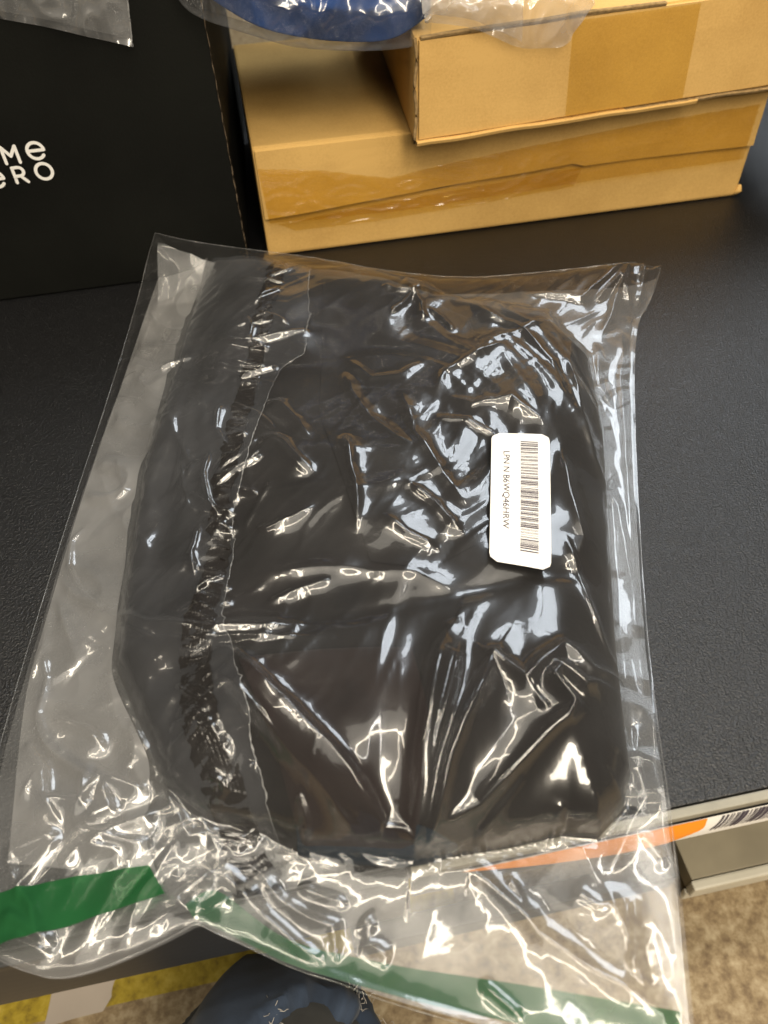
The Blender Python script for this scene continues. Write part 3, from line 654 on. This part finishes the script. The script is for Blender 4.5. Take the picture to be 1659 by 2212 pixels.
# green closure strips
def ribbon(name, up_, dn_, off, m, nx=120, ny=14):
    a = resample(smooth_line(XY(up_, .0), 60, 2), nx); b = resample(smooth_line(XY(dn_, .0), 60, 2), nx)
    t = np.linspace(0, 1, ny)[:, None, None]; q = a[None] * (1 - t) + b[None] * t
    z = settled_z(q[..., 0], q[..., 1])
    if off < 0:
        for _ in range(60): z[:, 1:-1] = (z[:, :-2] + z[:, 2:]) / 2; z[1:-1] = (z[:-2] + z[2:]) / 2
        z = np.minimum(z - .003, settled_z(q[..., 0], q[..., 1]) - .0006)
    else: z = z + off
    return grid(name, np.concatenate([q, z[..., None]], -1), m, bag)
tag(ribbon('sealing_strip', [(-45, 1950), (0, 1942), (113, 1922), (220, 1904), (334, 1884)], [(-45, 2066), (0, 2054), (127, 2025), (240, 1985), (367, 1943)], .0005, M_green), 'vivid green end of the sealing strip on the left')
tag(ribbon('sealing_strip', [(412, 1968), (445, 1938), (480, 1931), (536, 1976), (610, 2030), (690, 2054), (762, 2067), (868, 2089), (1026, 2112), (1180, 2137), (1291, 2157), (1470, 2186)], [(424, 1990), (470, 2008), (536, 2040), (590, 2068), (640, 2090), (713, 2112), (815, 2141), (920, 2170), (1026, 2192), (1180, 2225), (1291, 2245), (1475, 2280)], -.0012, M_hazygreen), 'hazy green strip seen through the film')

# ------------------------------------------------------------------ inner bag and garment
gar = empty('folded_garment', (.08, .33, 0)); tag(gar, 'dark brown folded garment with navy lower layer inside the clear bag', 'garment')
def coons2(a, b, c, d, nu, nv):     # top, bottom, left, right polylines
    T, B, L, R_ = (resample(np.asarray(q), n) for q, n in ((a, nu), (b, nu), (c, nv), (d, nv)))
    u = np.linspace(0, 1, nu)[None, :, None]; v = np.linspace(0, 1, nv)[:, None, None]
    S_ = (1 - v) * T[None] + v * B[None] + (1 - u) * L[:, None] + u * R_[:, None]
    return S_ - ((1 - u) * (1 - v) * T[0] + u * (1 - v) * T[-1] + (1 - u) * v * B[0] + u * v * B[-1])
def ring(poly, i, j): return np.array([poly[k % len(poly)] for k in range(i, j + 1)])
n_ = len(GPOLY)
Sg = coons2(ring(GPOLY, 0, 6), ring(GPOLY, 14, 21)[::-1], ring(GPOLY, 21, n_)[::-1], ring(GPOLY, 6, 14), 160, 230)
GX, GY = Sg[..., 0], Sg[..., 1]; GZ = G(GX, GY)
dG = np.maximum(sdf(GX, GY, GPOLY), 0)
GZ = GZ - .0004 * sstep(0, .01, dG) + (.0003 * noise(GX * 60, GY * 60, 61) - .0012 * np.maximum(0, ridged(GX * 16, GY * 9, 62) - .55)) * sstep(0, .01, dG)
grid('cloth', np.stack([GX, GY, np.maximum(GZ, .0014)], -1), M_garment, gar)
def layer(name, px, k, lift, m, rnd=.004, zz=.038, nu=90, nv=90):
    """one more thickness of cloth lying on the garment; px in order, k = corner indices"""
    pl = XY(px, zz); a, b, c = k; S_ = coons2(ring(pl, 0, a), ring(pl, b, c)[::-1], ring(pl, c, len(pl))[::-1], ring(pl, a, b), nu, nv)
    X, Y = S_[..., 0], S_[..., 1]; d = np.maximum(sdf(X, Y, pl), 0)
    z = G(X, Y) + .0004 + .5 * lift * np.sqrt(np.clip(1 - (1 - np.clip(d / rnd, 0, 1))**2, 0, 1)) + .0002 * noise(X * 70, Y * 70, 64)
    return grid(name, np.stack([X, Y, z], -1), m, gar)
M_brown = m_cloth('brown_panel', (.013, .0085, .0078))
layer('folded_panel', [(515, 1420), (700, 1404), (890, 1398), (930, 1560), (900, 1790), (760, 1800), (640, 1800), (590, 1600)], (2, 4, 6), .0016, M_brown)
layer('sleeve', [(700, 600), (860, 625), (1010, 690), (1080, 860), (1030, 1180), (930, 1230), (800, 1215), (690, 900)], (2, 4, 6), .0012, M_garment)
NT = [(646, 1776), (760, 1786), (880, 1796), (940, 1808), (985, 1826)]; NB = [(640, 1840), (760, 1854), (870, 1862), (940, 1850), (990, 1832)]
Sn = coons2(smooth_line(XY(NT, .014), 60, 2), smooth_line(XY(NB, .006), 60, 2), XY([NT[0], NB[0]], .01), XY([NT[-1], NB[-1]], .01), 120, 40)
NX, NY = Sn[..., 0], Sn[..., 1]; vN = np.linspace(0, 1, 40)[:, None]
NZ = np.maximum(G(NX, NY) + .0008, .0014 + .012 * np.sqrt(np.clip(1 - vN**2, 0, 1)) + .001 * noise(NX * 50, NY * 50, 66) * (1 - vN))
grid('navy_layer', np.stack([NX, NY, NZ], -1), M_navy, gar)
inner = empty('inner_bag', (0, .33, 0)); tag(inner, 'clear inner bag flap with crimped adhesive line and torn edge over the garment', 'plastic bag')
EDGE_R = [(676, 560), (668, 640), (672, 700), (664, 735), (664, 775), (640, 790), (612, 800), (600, 820), (575, 880), (552, 950), (540, 1000), (512, 1090), (500, 1130), (506, 1180), (490, 1260), (478, 1350), (505, 1395), (510, 1440), (535, 1520), (545, 1550), (540, 1600), (565, 1680), (572, 1740), (590, 1790), (600, 1850)]
EDGE_L = [(447, 552), (420, 630), (385, 720), (345, 850), (330, 930), (295, 1000), (280, 1100), (258, 1250), (232, 1420), (245, 1480), (290, 1570), (320, 1640), (318, 1720), (300, 1790), (330, 1880)]
BAND = [(607, 565), (590, 640), (570, 700), (558, 760), (535, 840), (512, 920), (495, 1000), (478, 1060), (476, 1120), (470, 1190), (448, 1270), (428, 1340), (418, 1400), (420, 1470), (425, 1540), (452, 1620), (478, 1700), (490, 1760), (520, 1840)]
eR = smooth_line(XY(EDGE_R, .034), 320, 1); eL = smooth_line(XY(EDGE_L, .018), 320, 2)
jag = np.zeros(320)
for k in (40, 60, 68, 74, 80, 200, 230, 236, 262, 275, 290, 300): jag[k] = rng.uniform(-.0018, .0018)
jag += (.0005 * noise(np.arange(320) * .6, np.zeros(320), 71) + .0006 * noise(np.arange(320) * .17, np.zeros(320), 72)); eR[:, 0] += jag
t = np.linspace(0, 1, 90)[None, :, None]; q = eL[:, None] * (1 - t) + eR[:, None] * t
fz = np.minimum(settled_z(q[..., 0], q[..., 1]) - .0009, G(q[..., 0], q[..., 1]) + .0018 + .0012 * np.maximum(0, ridged(q[..., 0] * 45, q[..., 1] * 70, 73)))
fz = np.maximum(fz, .0018)
grid('flap', np.concatenate([q, fz[..., None]], -1), M_flap, inner)
ez = np.c_[eR, fz[:, -1] + .0003]; v, f = tube('e', ez, .0001 + .0011 * np.abs(noise(np.arange(320) * .31, np.zeros(320), 75)) * (.5 + noise(np.arange(320) * .05, np.zeros(320), 76)), None, n=5)
M_rag = film('torn_film_edge', haze=.35, hcol=(.7, .7, .7), refl=.12); mesh('torn_edge', v, f, M_rag, inner)
LW = [(360, 540), (322, 640), (268, 800), (210, 960), (150, 1140), (95, 1330), (55, 1460), (35, 1600), (22, 1740), (10, 1860)]
eW = smooth_line(XY(LW, .006), 320, 2); tq = np.linspace(0, 1, 90)[None, :, None]; qW = eW[:, None] * (1 - tq) + eL[:, None] * tq
zW = np.minimum(settled_z(qW[..., 0], qW[..., 1]) - .0008, .0024 + .010 * tq[..., 0]**2 + .0045 * np.maximum(0, ridged(qW[..., 0] * 24 + qW[..., 1] * 20, qW[..., 1] * 13 - qW[..., 0] * 9, 77) - .1) * sstep(.0, .25, tq[..., 0]))
grid('side_film', np.concatenate([qW, np.maximum(zW, .0020)[..., None]], -1), M_side, inner)
# crimped adhesive line: film stuck to the cloth in fine ribs
def m_crimp():
    m, nt, b = mat('crimped_line'); L = nt.links.new
    b.inputs['Base Color'].default_value = (.010, .008, .007, 1); b.inputs['Roughness'].default_value = .18; b.inputs['Specular IOR Level'].default_value = 1.0; return m
bc = smooth_line(XY(BAND, .036), 700, 2); tg = np.gradient(bc, axis=0); tg /= np.linalg.norm(tg, axis=1)[:, None]; nr = np.stack([tg[:, 1], -tg[:, 0]], 1)
ww = .0066 + .0028 * noise(np.arange(700) * .04, np.zeros(700), 81) + .0015 * noise(np.arange(700) * .15, np.zeros(700), 82) + .0025 * sstep(420, 640, np.arange(700))
s = np.linspace(-1, 1, 44)[None, :]; q = bc[:, None] - nr[:, None] * (s[..., None] * ww[:, None, None])
li = np.arange(700)[:, None] + 0 * s; si = s + 0 * li
rel = .00005 * np.sin(si * 30 + 1.5 * noise(li * .02, si * 2, 83)) + .0010 * np.maximum(0, np.sin(li * .62 + 4.5 * noise(li * .03, si * .5, 85)))**4 * np.clip(.5 + 1.2 * noise(li * .045, si * .7, 86), 0, 1) + .0003 * np.maximum(0, ridged(si * .9, li * .21, 87)) + .00012 * noise(si * 9, li * .5, 88)
z = np.minimum(G(q[..., 0], q[..., 1]) + .0026, settled_z(q[..., 0], q[..., 1]) - .0004) + rel * (1 - np.abs(si)**4)
grid('adhesive_line', np.concatenate([q, z[..., None]], -1), m_crimp(), inner)

# ------------------------------------------------------------------ barcode sticker on the bag
cor = [at(1062, 935, zs), at(1187, 938, zs), at(1191, 1231, zs), at(1057, 1208, zs)]   # TL TR BR BL
def SP(u, v, off=0):   # u across, v down the sticker; gently bowed
    p = (cor[0] * (1 - u) + cor[1] * u) * (1 - v) + (cor[3] * (1 - u) + cor[2] * u) * v
    return p + np.array([0, 0, off + .0012 * math.sin(v * 3.0) - .0018 * max(0, v - .75)**2 * 16 * .5 - .001 * (u - .5)**2])
n1, n2 = 22, 40; PS = np.zeros((n2, n1, 3)); rc_u, rc_v = .13, .055
for j in range(n2):
    v_ = j / (n2 - 1); e = 0
    if v_ < rc_v: e = rc_u * (1 - math.sqrt(max(0, 1 - (1 - v_ / rc_v)**2)))
    if v_ > 1 - rc_v: e = rc_u * (1 - math.sqrt(max(0, 1 - (1 - (1 - v_) / rc_v)**2)))
    for i in range(n1): PS[j, i] = SP(e + (1 - 2 * e) * i / (n1 - 1), v_)
stk = grid('sticker', PS, M_label, bag); tag(stk, 'white rounded barcode sticker')
vv, ff = [], []; r_ = random.Random(11); v_ = .072
while v_ < .915:
    wd_ = r_.choice([.0028, .0028, .0055, .008]); o = len(vv)
    vv += [SP(.50, v_, .00025), SP(.80, v_, .00025), SP(.80, v_ + wd_, .00025), SP(.50, v_ + wd_, .00025)]; ff.append((o, o + 1, o + 2, o + 3)); v_ += wd_ + r_.choice([.0035, .005, .009])
o = mesh('barcode', vv, ff, M_ink, stk, False)
def text_on(txt, u0, v0, v1, height, parent):
    fc = bpy.data.curves.new('t', 'FONT'); fc.body = txt; fc.size = 1; fo = bpy.data.objects.new('t', fc); col.objects.link(fo)
    bpy.context.view_layer.update(); me = bpy.data.meshes.new_from_object(fo.evaluated_get(bpy.context.evaluated_depsgraph_get()))
    bpy.data.objects.remove(fo)
    xs = [p.co.x for p in me.vertices]; w0, w1 = min(xs), max(xs)
    for p in me.vertices:
        t = (p.co.x - w0) / (w1 - w0); q = SP(u0 + p.co.y * height, v0 + (v1 - v0) * t, .00025); p.co = q
    me.name = 'lettering'; return link('lettering', me, M_ink, parent, False)
text_on('LPN N B6WQ46HRW', .21, .165, .775, .155, stk)

# ------------------------------------------------------------------ bags on top, at the upper edge
def sheet(name, rows, m, parent, nu=90, nv=40, amp=.003, seed=0, sc_=30, nrm=(0, -1, .3)):
    """loft between polylines (world points), crinkled along nrm"""
    R_ = np.array([smooth_line(r, nu, 2) for r in rows]); t = np.linspace(0, len(rows) - 1, nv); i = np.minimum(t.astype(int), len(rows) - 2); u = (t - i)[:, None, None]
    P = R_[i] * (1 - u) + R_[i + 1] * u; nn = np.array(nrm, float); nn /= np.linalg.norm(nn)
    a, b = P[..., 0] * sc_, (P[..., 2] + P[..., 1]) * sc_
    wv = amp * (.6 * ridged(a, b, seed) + .4 * ridged(a * 2.2, b * 2.0, seed + 1))
    return grid(name, P + wv[..., None] * nn, m, parent)
tl = empty('draped_bag', (-.15, .64, .228)); tag(tl, 'clear plastic bag with torn end hanging over the top of the black box', 'plastic bag')
ed = [(-40, 33), (0, 40), (120, 62), (200, 82), (250, 92), (287, 101)]
r0 = [atY(x, y, YB - .004) for x, y in ed]; r1 = [p + np.array([0, -.003, .030]) for p in r0]; r1 = [np.array([p[0] + .006, p[1], .218]) for p in r1]
r2 = [np.array([p[0] + .006, YB + .004, .236]) for p in r1]; r3 = [np.array([p[0], .72, .242]) for p in r1]; r4 = [np.array([p[0], .85, .238]) for p in r1]
sheet('film', [r0, r1, r2, r3, r4], M_topfilm, tl, 130, 90, .006, 101, 30)
r0b = [p + np.array([0, .002, .004]) for p in r0]; r1b = [p + np.array([0, .0026, 0]) for p in r1]
sheet('film', [r0b, r1b], M_back, tl, 80, 30, .0008, 105, 30)
pe = resample(np.array([r0[-1], r1[-1], r2[-1]]), 60); pe[:, 0] += .0012 * noise(np.arange(60) * .5, np.zeros(60), 107); v, f = tube('e', pe, .0004 + .0006 * np.abs(noise(np.arange(60) * .4, np.zeros(60), 108)), None, n=5); mesh('torn_edge', v, f, M_rag, tl)

bl = empty('blue_garment', (.05, .66, .2)); tag(bl, 'folded royal blue garment in a clear bag lying on the cartons', 'garment')
ge = [(430, -20), (480, 15), (560, 62), (660, 84), (760, 92), (830, 90), (880, 70), (925, 30)]
g0 = [atY(x, y, .604) for x, y in ge]; g1 = [p + np.array([0, -.006, .022]) for p in g0]; g2 = [p + np.array([0, .02, .052]) for p in g0]; g3 = [p + np.array([0, .10, .07]) for p in g0]; g4 = [p + np.array([0, .22, .062]) for p in g0]
gb = [p + np.array([0, .02, -.004]) for p in g0]; gc = [p + np.array([0, .22, .0]) for p in g0]
sheet('cloth', [gc, gb, g0, g1, g2, g3, g4], M_blue, bl, 120, 100, .007, 121, 16)
tb2 = empty('blue_garment_bag', (.05, .65, .19)); tag(tb2, 'clear plastic bag around the blue garment at the top edge', 'plastic bag')
fe = [(370, -30), (395, 18), (440, 45), (520, 70), (600, 95), (650, 106), (760, 112), (830, 110), (890, 103), (930, 90)]
f0 = [atY(x, y, .592) for x, y in fe]; f1 = [p + np.array([0, -.004, .024]) for p in f0]; f2 = [p + np.array([0, .014, .066]) for p in f0]; f3 = [p + np.array([0, .11, .088]) for p in f0]; f4 = [p + np.array([0, .24, .08]) for p in f0]
fb = [p + np.array([0, .03, -.001]) for p in f0]; fc_ = [p + np.array([0, .2, .006]) for p in f0]
sheet('film', [fb, f0, f1, f2, f3, f4], M_bluefilm, tb2, 120, 80, .004, 131, 26)
tr = empty('torn_bag_end', (.2, .6, .19)); tag(tr, 'crumpled clear plastic bag end with ragged edge hanging over the short carton', 'plastic bag')
te = [(918, 48), (960, 52), (1010, 58), (1060, 78), (1120, 106), (1170, 104), (1222, 103), (1250, 60), (1275, 15)]
h0 = [atY(x, y, .586) for x, y in te]; h1 = [np.array([p[0], .583, .182 + .01 * (i % 2)]) for i, p in enumerate(h0)]; h2 = [np.array([p[0], .63, .222]) for p in h0]; h3 = [np.array([p[0], .74, .222]) for p in h0]
sheet('film', [h0, h1, h2, h3], M_tail, tr, 120, 60, .006, 141, 30)
sheet('film', [[p + np.array([0, -.004, .006]) for p in h0[:5]], [p + np.array([-.004, -.006, .006]) for p in h1[:5]], [p + np.array([0, -.006, .004]) for p in h2[:5]]], M_tail, tr, 60, 40, .005, 151, 40)
q = resample(np.array([h0[0], h1[0], h2[0]]), 50); q[:, 0] += .003 * noise(np.arange(50) * .45, np.zeros(50), 153); v, f = tube('e', q, .0005 + .0008 * np.abs(noise(np.arange(50) * .5, np.zeros(50), 154)), None, n=5); mesh('torn_edge', v, f, M_rag, tr)

# ------------------------------------------------------------------ knee of the person crouching in front of the shelf
K = at(540, 2098, -.13)
path = [np.array([K[0] + .02, -.42, -.10]), np.array([K[0] + .012, -.22, -.125]), np.array([K[0] + .004, -.06, -.165]), np.array([K[0], K[1] - .045, -.205]), np.array([K[0] - .004, K[1] - .03, -.27]), np.array([K[0] - .01, K[1] - .07, -.33]), np.array([K[0] - .015, K[1] - .10, -.396])]
rads = [.088, .084, .075, .070, .058, .050, .046]
def leg(off, n=72, m_=64):
    p = smooth_line(np.c_[np.array(path), rads], n, 3); P = np.zeros((n, m_, 3)); t = np.gradient(p[:, :3], axis=0); t /= np.linalg.norm(t, axis=1)[:, None]; side = np.array([1., 0, 0])
    for i in range(n):
        b_ = side - t[i] * (side @ t[i]); b_ /= np.linalg.norm(b_); c = np.cross(b_, t[i])
        for k in range(m_):
            a = 2 * math.pi * k / (m_ - 1); r = p[i, 3] + off
            P[i, k] = p[i, :3] + r * (b_ * math.cos(a) + c * math.sin(a))
    return P
P = leg(-.004, 110, 90); person = grid('person', P, M_legging); tag(person, 'person crouching before the shelf in ripped dark blue jeans, one knee showing', 'person')
Pj = leg(.0, 260, 200); wr = .006 * ridged(Pj[..., 0] * 22, Pj[..., 1] * 30 + Pj[..., 2] * 30, 161)
cen = smooth_line(np.c_[np.array(path), rads], 260, 3)[:, None, :3]; dirn = (Pj - cen); dirn /= np.linalg.norm(dirn, axis=-1)[..., None]; Pj = Pj + dirn * wr[..., None]
cr = RM.T @ (Pj.reshape(-1, 3) - CAM).T; 
hole_c = at(635, 2225, -.066)
hd = np.sqrt(((Pj[..., 0] - hole_c[0]) / .034)**2 + ((Pj[..., 1] - hole_c[1]) / .030)**2) + .14 * noise(Pj[..., 0] * 60, Pj[..., 1] * 60, 163)
Pj = Pj - dirn * (.020 * sstep(1.05, .90, hd) * (Pj[..., 2] > cen[..., 2] - .01) - .0022 * np.exp(-((hd - 1.1) / .06)**2))[..., None]     # the torn opening sinks under the knee, its rim stands up
jeans = grid('jeans', Pj, M_denim, person)
rim = Pj[(hd > 1) & (hd < 1.22) & (Pj[..., 2] > cen[..., 2])]
vv, ff = [], []
spots = rim[rng.integers(len(rim), size=14)] if len(rim) else []
for p_ in spots:      # tufts of loose white weft along the torn rim
    for k in range(11):
        p = p_ + rng.normal(size=3) * np.array([.004, .004, .001]); L = rng.uniform(.003, .008); d0 = rng.normal(size=3) * .7 + np.array([0, .1, .5]); pts = [p]
        for _ in range(5): d0 = d0 + rng.normal(size=3) * .45; pts.append(pts[-1] + d0 / np.linalg.norm(d0) * L / 5)
        v, f = tube('t', pts, .00018, None, n=4); o = len(vv); vv += v; ff += [tuple(i + o for i in q_) for q_ in f]
tag(mesh('frayed_threads', vv, ff, M_thread, person), kind='stuff')
